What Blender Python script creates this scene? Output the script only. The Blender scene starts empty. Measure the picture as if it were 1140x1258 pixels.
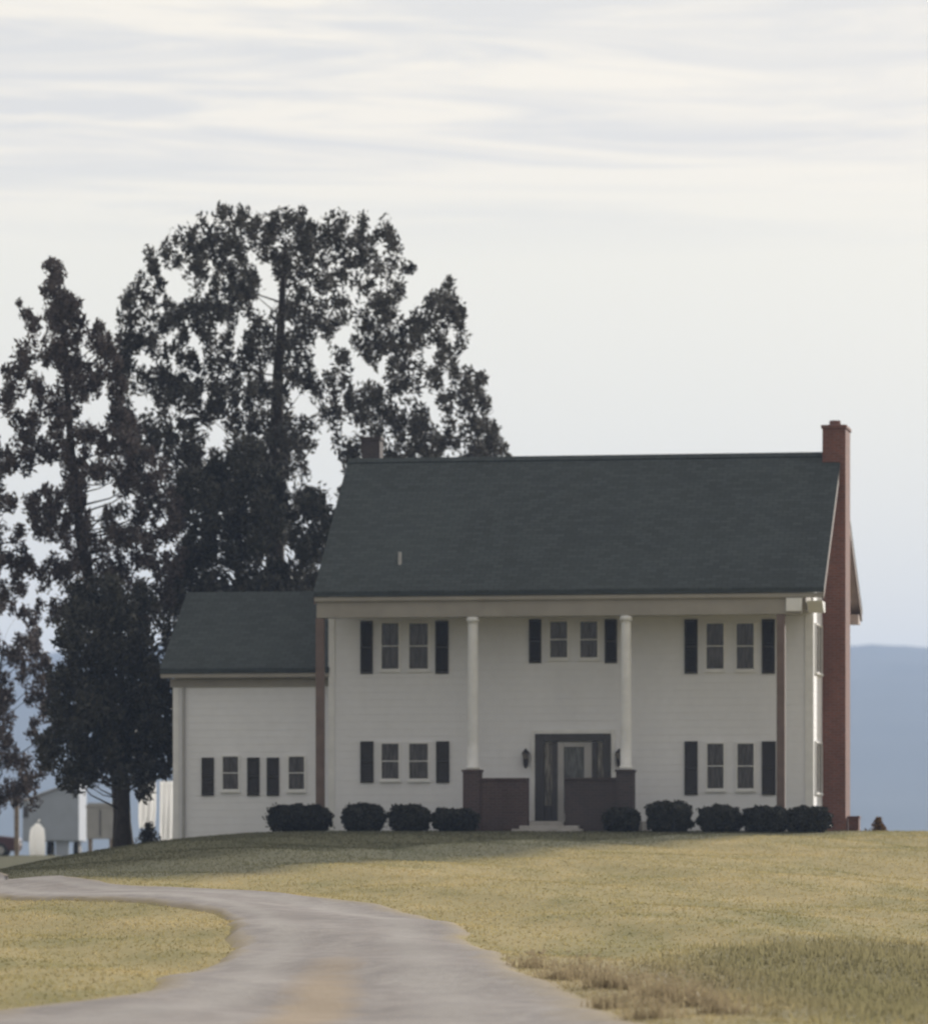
import bpy, math, random
import numpy as np
from mathutils import Vector

random.seed(7)
rng = np.random.default_rng(11)
S = bpy.context.scene
COL = S.collection

# ------------------------------------------------------------------ camera
EYE = 1.5            # driver's eye height above the road
F = 6300.0           # focal length in photo pixels (1140 px wide frame)
HZ = 1086.0          # photo row of the horizon
cam = bpy.data.cameras.new("camera")
cam_o = bpy.data.objects.new("camera", cam)
COL.objects.link(cam_o)
cam_o.location = (0, 0, EYE)
cam_o.rotation_euler = (math.radians(90), 0, 0)
cam.sensor_fit = 'HORIZONTAL'
cam.sensor_width = 36
cam.lens = 36 * F / 1140
cam.shift_y = (HZ - 629) / 1140
cam.clip_start = 1
cam.clip_end = 20000
cam.dof.use_dof = True
cam.dof.focus_distance = 88.0
cam.dof.aperture_fstop = 1.9
S.camera = cam_o

# ------------------------------------------------------------------ sky and sun
SUN_AZ = math.radians(32)     # towards +x from straight ahead (+y)
SUN_EL = math.radians(17)
sun_dir = Vector((math.sin(SUN_AZ) * math.cos(SUN_EL), math.cos(SUN_AZ) * math.cos(SUN_EL), math.sin(SUN_EL)))
w = bpy.data.worlds.new("World")
S.world = w
w.use_nodes = True
nt = w.node_tree
nt.nodes.clear()
N = nt.nodes.new
L = nt.links.new
out = N('ShaderNodeOutputWorld')
bg = N('ShaderNodeBackground')
bg.inputs['Strength'].default_value = 0.1
sky = N('ShaderNodeTexSky')
sky.sky_type = 'NISHITA'
sky.sun_disc = False
sky.sun_elevation = SUN_EL
sky.sun_rotation = SUN_AZ
sky.dust_density = 3.0
tc = N('ShaderNodeTexCoord')
# thin layered cloud veil, brighter towards the sun
dotn = N('ShaderNodeVectorMath'); dotn.operation = 'DOT_PRODUCT'
L(tc.outputs['Generated'], dotn.inputs[0]); dotn.inputs[1].default_value = sun_dir
glow = N('ShaderNodeMapRange')
glow.inputs['From Min'].default_value = -0.6; glow.inputs['From Max'].default_value = 0.75
glow.inputs['To Min'].default_value = 3.5; glow.inputs['To Max'].default_value = 7.3
L(dotn.outputs['Value'], glow.inputs['Value'])
mp = N('ShaderNodeMapping'); mp.inputs['Scale'].default_value = (7.0, 3.0, 112.0)
mp.inputs['Rotation'].default_value = (0.0, math.radians(-1.6), 0.0)
L(tc.outputs['Generated'], mp.inputs['Vector'])
nz = N('ShaderNodeTexNoise'); nz.inputs['Scale'].default_value = 1.0
nz.inputs['Detail'].default_value = 8; nz.inputs['Roughness'].default_value = 0.62
nz.inputs['Distortion'].default_value = 1.4
L(mp.outputs['Vector'], nz.inputs['Vector'])
# streaks fade out low in the sky
sep = N('ShaderNodeSeparateXYZ'); L(tc.outputs['Generated'], sep.inputs[0])
elev = N('ShaderNodeMapRange')
elev.inputs['From Min'].default_value = 0.120; elev.inputs['From Max'].default_value = 0.142
L(sep.outputs['Z'], elev.inputs['Value'])
ramp = N('ShaderNodeValToRGB')
ramp.color_ramp.elements[0].position = 0.42; ramp.color_ramp.elements[0].color = (0.95, 0.915, 0.85, 1)
ramp.color_ramp.elements[1].position = 0.58; ramp.color_ramp.elements[1].color = (1.215, 1.115, 0.935, 1)
L(nz.outputs['Fac'], ramp.inputs['Fac'])
veil = N('ShaderNodeMix'); veil.data_type = 'RGBA'
veil.inputs[6].default_value = (1.16, 1.095, 0.915, 1)
L(elev.outputs['Result'], veil.inputs[0]); L(ramp.outputs['Color'], veil.inputs[7])
scl = N('ShaderNodeVectorMath'); scl.operation = 'SCALE'
L(veil.outputs[2], scl.inputs[0]); L(glow.outputs['Result'], scl.inputs['Scale'])
mixs = N('ShaderNodeMix'); mixs.data_type = 'RGBA'
mixs.inputs[0].default_value = 0.93
L(sky.outputs['Color'], mixs.inputs[6]); L(scl.outputs[0], mixs.inputs[7])
L(mixs.outputs[2], bg.inputs['Color'])
L(bg.outputs[0], out.inputs['Surface'])

sl = bpy.data.lights.new("sun", 'SUN')
sl.energy = 3.4
sl.angle = math.radians(3.0)
sl.color = (1.0, 0.94, 0.86)
so = bpy.data.objects.new("sun", sl)
COL.objects.link(so)
so.rotation_euler = (-sun_dir).to_track_quat('-Z', 'Y').to_euler()
so.location = (60, 60, 80)

S.view_settings.view_transform = 'Standard'
S.view_settings.look = 'None'
S.view_settings.exposure = 0.32
S.view_settings.gamma = 1.0
S.view_settings.use_curve_mapping = False
S.cycles.use_denoising = True
S.cycles.volume_bounces = 2
S.cycles.max_bounces = 8
S.cycles.sample_clamp_indirect = 4.0
S.cycles.filter_width = 1.9
S.render.film_transparent = False

# ------------------------------------------------------------------ ground shape
def sstep(a, b, x):
    t = np.clip((x - a) / (b - a), 0, 1)
    return t * t * (3 - 2 * t)

def ground(x, y):
    x = np.asarray(x, float); y = np.asarray(y, float)
    t = np.clip((y - 55) / 82.0, 0, 1)
    f = t * 0.82 + 0.18 * t * t * (3 - 2 * t)
    z = 2.9 * f
    fall = 0.0143 * np.clip(-3.8 - x, 0, 9) ** 2 + 0.2 * np.clip(-12.8 - x, 0, 12)
    z = z - fall * t * (1 - sstep(150, 205, y))
    z = z - 0.35 * sstep(153, 200, y)
    z = z - 2.6 * sstep(330, 640, y)
    z = z - 0.35 * sstep(4, 14, x) * sstep(50, 75, y) * (1 - sstep(95, 125, y))
    near = sstep(20, 60, y) * (1 - sstep(125, 136, y) * (1 - sstep(160, 200, y)))
    z = z + near * (0.05 * np.sin(x * 0.9 + y * 0.21) + 0.04 * np.sin(x * 0.37 - y * 0.47 + 1.3) + 0.025 * np.sin(x * 1.7 + y * 0.9))
    return z

def on_ground(px, py):
    """first point of the ground seen along a photo direction (used to survey positions)"""
    ys = np.arange(15, 330, 0.1)
    xs = (px - 570) / F * ys
    d = ground(xs, ys) - (EYE + (HZ - py) / F * ys)
    i = int(np.argmax(d >= 0)) if (d >= 0).any() else len(ys) - 1
    return xs[i], ys[i], float(ground(xs[i], ys[i]))

def at(px, py, y):
    return Vector(((px - 570) / F * y, y, EYE + (HZ - py) / F * y))

# ------------------------------------------------------------------ material helpers
def new_mat(name):
    m = bpy.data.materials.new(name)
    m.use_nodes = True
    n = m.node_tree
    b = n.nodes['Principled BSDF']
    return m, n, b

def add(n, t, **kw):
    x = n.nodes.new(t)
    for k, v in kw.items():
        if k in x.inputs.keys():
            x.inputs[k].default_value = v
        else:
            setattr(x, k, v)
    return x

def ramp2(n, src, p0, c0, p1, c1):
    r = n.nodes.new('ShaderNodeValToRGB')
    e = r.color_ramp.elements
    e[0].position = p0; e[0].color = (*c0, 1)
    e[1].position = p1; e[1].color = (*c1, 1)
    n.links.new(src, r.inputs['Fac'])
    return r.outputs['Color']

def mixc(n, fac, a, b):
    m = n.nodes.new('ShaderNodeMix'); m.data_type = 'RGBA'
    if isinstance(fac, float): m.inputs[0].default_value = fac
    else: n.links.new(fac, m.inputs[0])
    for i, c in ((6, a), (7, b)):
        if isinstance(c, tuple): m.inputs[i].default_value = (*c, 1)
        else: n.links.new(c, m.inputs[i])
    return m.outputs[2]

def noise(n, scale, detail=4, vec=None, rough=0.55, stretch=None):
    t = n.nodes.new('ShaderNodeTexNoise')
    t.inputs['Scale'].default_value = scale
    t.inputs['Detail'].default_value = detail
    t.inputs['Roughness'].default_value = rough
    if vec is None:
        vec = n.nodes.new('ShaderNodeNewGeometry').outputs['Position']
    if stretch:
        m = n.nodes.new('ShaderNodeMapping'); m.inputs['Scale'].default_value = stretch
        n.links.new(vec, m.inputs['Vector']); vec = m.outputs['Vector']
    n.links.new(vec, t.inputs['Vector'])
    return t.outputs['Fac']

def bump(n, b, h, strength, dist):
    p = n.nodes.new('ShaderNodeBump')
    p.inputs['Strength'].default_value = strength
    p.inputs['Distance'].default_value = dist
    n.links.new(h, p.inputs['Height'])
    n.links.new(p.outputs['Normal'], b.inputs['Normal'])

def objvec(n):
    return n.nodes.new('ShaderNodeTexCoord').outputs['Object']

def plain(name, c, rough=0.6, var=0.25, scale=3.0, metallic=0.0):
    m, n, b = new_mat(name)
    f = noise(n, scale, 5)
    lo = tuple(v * (1 - var) for v in c); hi = tuple(min(1, v * (1 + var * 0.6)) for v in c)
    n.links.new(ramp2(n, f, 0.3, lo, 0.7, hi), b.inputs['Base Color'])
    b.inputs['Roughness'].default_value = rough
    b.inputs['Metallic'].default_value = metallic
    return m

def siding_mat(name, c):
    m, n, b = new_mat(name)
    v = objvec(n)
    s = add(n, 'ShaderNodeSeparateXYZ'); n.links.new(v, s.inputs[0])
    k = add(n, 'ShaderNodeMath', operation='DIVIDE'); n.links.new(s.outputs['Z'], k.inputs[0]); k.inputs[1].default_value = 0.2
    fr = add(n, 'ShaderNodeMath', operation='FRACT'); n.links.new(k.outputs[0], fr.inputs[0])
    inv = add(n, 'ShaderNodeMath', operation='SUBTRACT'); inv.inputs[0].default_value = 1.0; n.links.new(fr.outputs[0], inv.inputs[1])
    dirt = noise(n, 0.7, 6, v, 0.6, (1, 1, 0.35))
    fine = noise(n, 5, 4, v)
    c0 = mixc(n, dirt, tuple(x * 0.86 for x in c), tuple(min(1, x * 1.08) for x in c))
    c1 = mixc(n, ramp2(n, fine, 0.35, (0, 0, 0), 0.8, (0.25, 0.25, 0.25)), c0, tuple(x * 0.8 for x in c))
    n.links.new(c1, b.inputs['Base Color'])
    b.inputs['Roughness'].default_value = 0.55
    bump(n, b, inv.outputs[0], 0.8, 0.02)
    return m

def brick_mat(name, c1, c2, mortar):
    m, n, b = new_mat(name)
    v = objvec(n)
    s = add(n, 'ShaderNodeSeparateXYZ'); n.links.new(v, s.inputs[0])
    a = add(n, 'ShaderNodeMath', operation='ADD'); n.links.new(s.outputs['X'], a.inputs[0]); n.links.new(s.outputs['Y'], a.inputs[1])
    c = add(n, 'ShaderNodeCombineXYZ'); n.links.new(a.outputs[0], c.inputs[0]); n.links.new(s.outputs['Z'], c.inputs[1])
    bt = n.nodes.new('ShaderNodeTexBrick')
    bt.inputs['Color1'].default_value = (*c1, 1); bt.inputs['Color2'].default_value = (*c2, 1); bt.inputs['Mortar'].default_value = (*mortar, 1)
    bt.inputs['Scale'].default_value = 1.0; bt.inputs['Brick Width'].default_value = 0.22; bt.inputs['Row Height'].default_value = 0.075
    bt.inputs['Mortar Size'].default_value = 0.008
    n.links.new(c.outputs[0], bt.inputs['Vector'])
    st = noise(n, 1.2, 5, v, 0.6, (1, 1, 0.3))
    n.links.new(mixc(n, ramp2(n, st, 0.4, (0, 0, 0), 0.75, (0.55, 0.55, 0.55)), bt.outputs['Color'], tuple(x * 0.45 for x in c1)), b.inputs['Base Color'])
    b.inputs['Roughness'].default_value = 0.85
    bump(n, b, bt.outputs['Fac'], 0.5, -0.01)
    return m

def shingle_mat(name, c):
    m, n, b = new_mat(name)
    v = objvec(n)
    s = add(n, 'ShaderNodeSeparateXYZ'); n.links.new(v, s.inputs[0])
    k = add(n, 'ShaderNodeMath', operation='MULTIPLY'); n.links.new(s.outputs['Z'], k.inputs[0]); k.inputs[1].default_value = 1.8
    cc = add(n, 'ShaderNodeCombineXYZ'); n.links.new(s.outputs['X'], cc.inputs[0]); n.links.new(k.outputs[0], cc.inputs[1])
    bt = n.nodes.new('ShaderNodeTexBrick')
    bt.inputs['Color1'].default_value = (*[x * 0.85 for x in c], 1); bt.inputs['Color2'].default_value = (*[x * 1.2 for x in c], 1)
    bt.inputs['Mortar'].default_value = (*[x * 0.6 for x in c], 1)
    bt.inputs['Scale'].default_value = 1.0; bt.inputs['Brick Width'].default_value = 0.3; bt.inputs['Row Height'].default_value = 0.16
    bt.inputs['Mortar Size'].default_value = 0.01
    n.links.new(cc.outputs[0], bt.inputs['Vector'])
    st = noise(n, 0.5, 6, v, 0.62, (1.0, 1.0, 0.4))
    n.links.new(mixc(n, ramp2(n, st, 0.42, (0, 0, 0), 0.72, (0.25, 0.25, 0.25)), bt.outputs['Color'], tuple(x * 1.6 for x in c)), b.inputs['Base Color'])
    b.inputs['Roughness'].default_value = 0.9
    b.inputs['Specular IOR Level'].default_value = 0.25
    bump(n, b, bt.outputs['Fac'], 0.5, -0.012)
    return m

def glass_mat(name, c, rough=0.06):
    m, n, b = new_mat(name)
    v = objvec(n)
    st = noise(n, 3.0, 3, v, 0.5, (6, 1, 0.8))
    n.links.new(ramp2(n, st, 0.4, tuple(x * 0.5 for x in c), 0.62, tuple(x * 1.7 for x in c)), b.inputs['Base Color'])
    b.inputs['Roughness'].default_value = rough
    b.inputs['IOR'].default_value = 1.5
    return m

def leaf_mat(name, dark, light, trans=0.18):
    m, n, b = new_mat(name)
    g = n.nodes.new('ShaderNodeNewGeometry')
    f = noise(n, 0.55, 3)
    mx = add(n, 'ShaderNodeMath', operation='ADD'); n.links.new(f, mx.inputs[0])
    r = add(n, 'ShaderNodeMath', operation='MULTIPLY'); n.links.new(g.outputs['Random Per Island'], r.inputs[0]); r.inputs[1].default_value = 0.5
    n.links.new(r.outputs[0], mx.inputs[1])
    col = ramp2(n, mx.outputs[0], 0.45, dark, 1.0, light)
    n.links.new(col, b.inputs['Base Color'])
    b.inputs['Roughness'].default_value = 0.65
    b.inputs['Specular IOR Level'].default_value = 0.25
    t = n.nodes.new('ShaderNodeBsdfTranslucent'); n.links.new(col, t.inputs['Color'])
    ms = n.nodes.new('ShaderNodeMixShader'); ms.inputs[0].default_value = trans
    n.links.new(b.outputs[0], ms.inputs[1]); n.links.new(t.outputs[0], ms.inputs[2])
    n.links.new(ms.outputs[0], n.nodes['Material Output'].inputs['Surface'])
    return m

# shared colouring of the dry lawn, by place
PATCH = on_ground(1075, 1215)
WEEDS = on_ground(730, 1225)
def lawn_colour(n):
    pos = n.nodes.new('ShaderNodeNewGeometry').outputs['Position']
    a = noise(n, 0.22, 5, pos, 0.6, (1.6, 0.55, 1))
    b_ = noise(n, 0.75, 6, pos, 0.68, (1.2, 0.45, 1))
    c_ = noise(n, 9.0, 3, pos)
    col = ramp2(n, a, 0.36, (0.250, 0.232, 0.108), 0.64, (0.415, 0.345, 0.182))
    col = mixc(n, ramp2(n, b_, 0.42, (0, 0, 0), 0.70, (0.7, 0.7, 0.7)), col, (0.49, 0.395, 0.215))
    col = mixc(n, ramp2(n, c_, 0.35, (0.22, 0.22, 0.22), 0.6, (0, 0, 0)), col, (0.24, 0.215, 0.105))
    # house shadow painted into greener grass, taller olive and brown growth near the road
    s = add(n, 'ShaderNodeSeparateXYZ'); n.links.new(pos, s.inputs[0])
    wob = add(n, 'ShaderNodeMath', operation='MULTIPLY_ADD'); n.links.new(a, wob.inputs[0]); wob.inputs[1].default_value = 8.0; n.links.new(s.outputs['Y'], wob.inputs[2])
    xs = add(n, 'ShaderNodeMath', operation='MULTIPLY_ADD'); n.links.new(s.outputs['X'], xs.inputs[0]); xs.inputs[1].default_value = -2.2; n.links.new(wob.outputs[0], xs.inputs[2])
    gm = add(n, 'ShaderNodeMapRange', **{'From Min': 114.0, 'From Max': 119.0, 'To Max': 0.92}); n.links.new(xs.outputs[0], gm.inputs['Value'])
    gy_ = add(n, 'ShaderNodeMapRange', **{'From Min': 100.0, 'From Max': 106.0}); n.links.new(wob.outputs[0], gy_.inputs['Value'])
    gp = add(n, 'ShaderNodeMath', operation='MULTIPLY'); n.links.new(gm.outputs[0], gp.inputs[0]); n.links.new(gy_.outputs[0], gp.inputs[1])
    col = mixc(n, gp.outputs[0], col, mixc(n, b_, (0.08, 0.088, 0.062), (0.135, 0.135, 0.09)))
    def blob(cx, cy, rx, ry, amt, soft):
        mp_ = n.nodes.new('ShaderNodeMapping'); mp_.vector_type = 'TEXTURE'
        mp_.inputs['Location'].default_value = (cx, cy, 0); mp_.inputs['Scale'].default_value = (rx, ry, 1e6)
        n.links.new(pos, mp_.inputs['Vector'])
        ln = add(n, 'ShaderNodeVectorMath', operation='LENGTH'); n.links.new(mp_.outputs[0], ln.inputs[0])
        ad = add(n, 'ShaderNodeMath', operation='MULTIPLY_ADD'); n.links.new(b_, ad.inputs[0]); ad.inputs[1].default_value = 0.9; n.links.new(ln.outputs['Value'], ad.inputs[2])
        mr = add(n, 'ShaderNodeMapRange', **{'From Min': 1.45 + soft, 'From Max': 1.45 - soft, 'To Max': amt}); n.links.new(ad.outputs[0], mr.inputs['Value'])
        return mr.outputs[0]
    col = mixc(n, blob(PATCH[0], PATCH[1], 2.6, 11.0, 0.85, 0.16), col, (0.235, 0.215, 0.12))
    col = mixc(n, blob(WEEDS[0] + 0.4, WEEDS[1], 1.8, 9.0, 0.45, 0.45), col, (0.28, 0.225, 0.145))
    far = add(n, 'ShaderNodeMapRange', **{'From Min': 350.0, 'From Max': 900.0}); n.links.new(s.outputs['Y'], far.inputs['Value'])
    col = mixc(n, far.outputs[0], col, (0.06, 0.075, 0.035))
    return col

def ground_mat():
    m, n, b = new_mat("dry_lawn")
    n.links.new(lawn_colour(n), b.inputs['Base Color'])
    b.inputs['Roughness'].default_value = 0.95
    b.inputs['Specular IOR Level'].default_value = 0.1
    bump(n, b, noise(n, 14, 4), 0.6, 0.05)
    return m

def blade_mat():
    m, n, b = new_mat("grass_blades")
    g = n.nodes.new('ShaderNodeNewGeometry')
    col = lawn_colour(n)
    k = add(n, 'ShaderNodeMapRange', **{'To Min': 1.0, 'To Max': 1.15}); n.links.new(g.outputs['Random Per Island'], k.inputs['Value'])
    v = add(n, 'ShaderNodeVectorMath', operation='SCALE'); n.links.new(col, v.inputs[0]); n.links.new(k.outputs[0], v.inputs['Scale'])
    n.links.new(v.outputs[0], b.inputs['Base Color'])
    b.inputs['Roughness'].default_value = 0.8
    b.inputs['Specular IOR Level'].default_value = 0.15
    t = n.nodes.new('ShaderNodeBsdfTranslucent'); n.links.new(v.outputs[0], t.inputs['Color'])
    ms = n.nodes.new('ShaderNodeMixShader'); ms.inputs[0].default_value = 0.55
    n.links.new(b.outputs[0], ms.inputs[1]); n.links.new(t.outputs[0], ms.inputs[2])
    n.links.new(ms.outputs[0], n.nodes['Material Output'].inputs['Surface'])
    return m

TANSPOT = on_ground(395, 1225)
def road_mat():
    m, n, b = new_mat("gravel_road")
    pos = n.nodes.new('ShaderNodeNewGeometry').outputs['Position']
    a = noise(n, 0.5, 5, pos, 0.6, (1.4, 0.5, 1))
    g = noise(n, 7, 5, pos, 0.7)
    st = noise(n, 30, 2, pos)
    col = ramp2(n, a, 0.35, (0.305, 0.282, 0.282), 0.66, (0.42, 0.395, 0.392))
    col = mixc(n, ramp2(n, g, 0.42, (0, 0, 0), 0.72, (0.45, 0.45, 0.45)), col, (0.30, 0.25, 0.20))
    col = mixc(n, ramp2(n, st, 0.30, (0.35, 0.35, 0.35), 0.55, (0, 0, 0)), col, (0.16, 0.14, 0.13))
    col = mixc(n, ramp2(n, noise(n, 2.2, 6, pos, 0.7, (1, 0.6, 1)), 0.40, (0.5, 0.5, 0.5), 0.58, (0, 0, 0)), col, (0.235, 0.22, 0.222))
    mp_ = n.nodes.new('ShaderNodeMapping'); mp_.vector_type = 'TEXTURE'
    mp_.inputs['Location'].default_value = (TANSPOT[0], TANSPOT[1] - 4.0, 0); mp_.inputs['Scale'].default_value = (0.46, 11.0, 1e6)
    n.links.new(pos, mp_.inputs['Vector'])
    ln = add(n, 'ShaderNodeVectorMath', operation='LENGTH'); n.links.new(mp_.outputs[0], ln.inputs[0])
    ad = add(n, 'ShaderNodeMath', operation='MULTIPLY_ADD'); n.links.new(noise(n, 1.3, 5, pos), ad.inputs[0]); ad.inputs[1].default_value = 0.9; n.links.new(ln.outputs['Value'], ad.inputs[2])
    mr = add(n, 'ShaderNodeMapRange', **{'From Min': 1.75, 'From Max': 0.95, 'To Max': 0.6}); n.links.new(ad.outputs[0], mr.inputs['Value'])
    col = mixc(n, mr.outputs[0], col, (0.42, 0.32, 0.21))
    # wheel tracks worn along the road and grass creeping in over the verges
    ac = add(n, 'ShaderNodeAttribute', attribute_name='across').outputs['Fac']
    fold = add(n, 'ShaderNodeMath', operation='PINGPONG'); n.links.new(ac, fold.inputs[0]); fold.inputs[1].default_value = 0.5
    trk = add(n, 'ShaderNodeMath', operation='SUBTRACT'); n.links.new(fold.outputs[0], trk.inputs[0]); trk.inputs[1].default_value = 0.27
    ab = add(n, 'ShaderNodeMath', operation='ABSOLUTE'); n.links.new(trk.outputs[0], ab.inputs[0])
    tm = add(n, 'ShaderNodeMapRange', **{'From Min': 0.11, 'From Max': 0.02, 'To Max': 0.35}); n.links.new(ab.outputs[0], tm.inputs['Value'])
    col = mixc(n, tm.outputs[0], col, (0.46, 0.44, 0.43))
    em = add(n, 'ShaderNodeMath', operation='MULTIPLY_ADD'); n.links.new(noise(n, 1.8, 6, pos, 0.7, (1, 0.5, 1)), em.inputs[0]); em.inputs[1].default_value = 0.16; n.links.new(fold.outputs[0], em.inputs[2])
    dm = add(n, 'ShaderNodeMapRange', **{'From Min': 0.215, 'From Max': 0.11}); n.links.new(em.outputs[0], dm.inputs['Value'])
    col = mixc(n, dm.outputs[0], col, (0.36, 0.30, 0.21))
    lm = add(n, 'ShaderNodeMapRange', **{'From Min': 0.135, 'From Max': 0.085}); n.links.new(em.outputs[0], lm.inputs['Value'])
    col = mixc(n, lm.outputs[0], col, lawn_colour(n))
    n.links.new(col, b.inputs['Base Color'])
    b.inputs['Roughness'].default_value = 0.95
    b.inputs['Specular IOR Level'].default_value = 0.1
    bump(n, b, g, 0.5, 0.04)
    return m

M = dict(
    siding=siding_mat("white_lap_siding", (0.845, 0.85, 0.885)),
    white=plain("white_paint", (0.82, 0.82, 0.825), 0.5, 0.08),
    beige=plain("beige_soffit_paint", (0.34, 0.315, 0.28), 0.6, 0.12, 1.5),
    brownpost=plain("brown_painted_post", (0.17, 0.12, 0.105), 0.6, 0.2, 2.5),
    rosy=plain("weathered_rosy_boards", (0.42, 0.33, 0.30), 0.7, 0.15, 3),
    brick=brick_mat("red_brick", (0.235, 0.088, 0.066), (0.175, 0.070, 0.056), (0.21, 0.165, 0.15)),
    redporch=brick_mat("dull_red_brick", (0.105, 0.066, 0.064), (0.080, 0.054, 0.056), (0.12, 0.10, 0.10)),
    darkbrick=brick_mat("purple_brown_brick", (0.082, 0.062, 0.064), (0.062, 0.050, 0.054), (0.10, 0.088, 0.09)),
    shingle=shingle_mat("dark_slate_shingle", (0.050, 0.060, 0.063)),
    shutter=plain("black_shutter_paint", (0.022, 0.019, 0.021), 0.45, 0.25),
    glass=glass_mat("window_glass", (0.050, 0.046, 0.050)),
    doorglass=glass_mat("door_glass", (0.075, 0.080, 0.085)),
    darkframe=plain("dark_door_frame", (0.055, 0.052, 0.058), 0.5, 0.2),
    concrete=plain("pale_concrete", (0.42, 0.40, 0.39), 0.85, 0.2),
    metal=plain("blackened_metal", (0.05, 0.045, 0.05), 0.4, 0.2, 5, 0.5),
    lampglass=glass_mat("lantern_glass", (0.14, 0.13, 0.12), 0.2),
    bark=plain("dark_bark", (0.045, 0.036, 0.032), 0.95, 0.4, 5),
    pine=leaf_mat("pine_foliage", (0.034, 0.031, 0.029), (0.118, 0.114, 0.104), 0.25),
    spruce=leaf_mat("sparse_conifer_foliage", (0.042, 0.035, 0.035), (0.155, 0.128, 0.124), 0.3),
    yew=leaf_mat("dense_evergreen_foliage", (0.026, 0.028, 0.025), (0.088, 0.085, 0.072), 0.12),
    hedge=leaf_mat("clipped_shrub_foliage", (0.013, 0.015, 0.013), (0.058, 0.058, 0.048), 0.06),
    russet=leaf_mat("russet_leaves", (0.14, 0.075, 0.03), (0.28, 0.16, 0.06)),
    weed=leaf_mat("dry_weed_stems", (0.27, 0.222, 0.145), (0.42, 0.345, 0.22), 0.45),
    paleblue=plain("pale_blue_grey_metal", (0.40, 0.44, 0.52), 0.5, 0.10, 1.2),
    greymetal=plain("pale_grey_metal", (0.42, 0.41, 0.41), 0.5, 0.12, 2),
    rubber=plain("black_rubber", (0.02, 0.02, 0.02), 0.8),
    maroon=plain("maroon_car_paint", (0.075, 0.022, 0.028), 0.3, 0.15, 1),
    oldwood=plain("weathered_wood", (0.26, 0.20, 0.15), 0.85, 0.3, 6),
    woods=leaf_mat("wooded_hillside", (0.035, 0.045, 0.03), (0.07, 0.08, 0.05), 0.0),
    ground=ground_mat(), blade=blade_mat(), road=road_mat(),
)
def cloth():
    m, n, b = new_mat("white_cotton")
    b.inputs['Base Color'].default_value = (0.88, 0.88, 0.88, 1); b.inputs['Roughness'].default_value = 0.9
    t = n.nodes.new('ShaderNodeBsdfTranslucent'); t.inputs['Color'].default_value = (0.93, 0.93, 0.93, 1)
    ms = n.nodes.new('ShaderNodeMixShader'); ms.inputs[0].default_value = 0.65
    n.links.new(b.outputs[0], ms.inputs[1]); n.links.new(t.outputs[0], ms.inputs[2])
    n.links.new(ms.outputs[0], n.nodes['Material Output'].inputs['Surface'])
    return m
M['cloth'] = cloth()

# ------------------------------------------------------------------ mesh helpers
class MB:
    def __init__(self): self.v = []; self.f = []
    def box(self, x0, x1, y0, y1, z0, z1):
        i = len(self.v)
        self.v += [(x0, y0, z0), (x1, y0, z0), (x1, y1, z0), (x0, y1, z0), (x0, y0, z1), (x1, y0, z1), (x1, y1, z1), (x0, y1, z1)]
        self.f += [tuple(i + k for k in q) for q in ((3, 2, 1, 0), (4, 5, 6, 7), (0, 1, 5, 4), (1, 2, 6, 5), (2, 3, 7, 6), (3, 0, 4, 7))]
        return self
    def prism(self, poly, axis, a, b):
        """poly of 2D points extruded along axis 'x','y' or 'z' from a to b"""
        i = len(self.v); k = len(poly)
        def mk(p, t):
            return (t, p[0], p[1]) if axis == 'x' else (p[0], t, p[1]) if axis == 'y' else (p[0], p[1], t)
        self.v += [mk(p, a) for p in poly] + [mk(p, b) for p in poly]
        self.f += [tuple(i + j for j in range(k))[::-1], tuple(i + k + j for j in range(k))]
        self.f += [(i + j, i + (j + 1) % k, i + k + (j + 1) % k, i + k + j) for j in range(k)]
        return self
    def tube(self, pts, radii, seg=8):
        i = len(self.v); n = len(pts)
        pts = [Vector(p) for p in pts]
        for j, p in enumerate(pts):
            d = (pts[min(j + 1, n - 1)] - pts[max(j - 1, 0)]).normalized()
            a = d.orthogonal().normalized() if abs(d.z) < 0.9 else d.cross(Vector((0, 1, 0))).normalized()
            c = d.cross(a).normalized()
            for s in range(seg):
                t = 2 * math.pi * s / seg
                self.v.append(tuple(p + (a * math.cos(t) + c * math.sin(t)) * radii[j]))
        for j in range(n - 1):
            for s in range(seg):
                self.f.append((i + j * seg + s, i + j * seg + (s + 1) % seg, i + (j + 1) * seg + (s + 1) % seg, i + (j + 1) * seg + s))
        self.f.append(tuple(i + s for s in range(seg))[::-1])
        self.f.append(tuple(i + (n - 1) * seg + s for s in range(seg)))
        return self
    def build(self, name, mat, parent=None, bevel=0.0, smooth=False):
        me = bpy.data.meshes.new(name)
        me.from_pydata(self.v, [], self.f)
        me.update()
        me.materials.append(mat)
        if smooth:
            me.polygons.foreach_set('use_smooth', [True] * len(me.polygons))
        o = bpy.data.objects.new(name, me)
        COL.objects.link(o)
        if parent is not None: o.parent = parent
        import bmesh
        bm = bmesh.new(); bm.from_mesh(me)
        bmesh.ops.recalc_face_normals(bm, faces=bm.faces)
        if bevel > 0:
            es = [e for e in bm.edges if len(e.link_faces) == 2 and e.calc_face_angle(0) > 0.6]
            bmesh.ops.bevel(bm, geom=es, offset=bevel, segments=2, profile=0.5, affect='EDGES', clamp_overlap=True)
        bm.to_mesh(me); bm.free()
        return o

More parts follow.
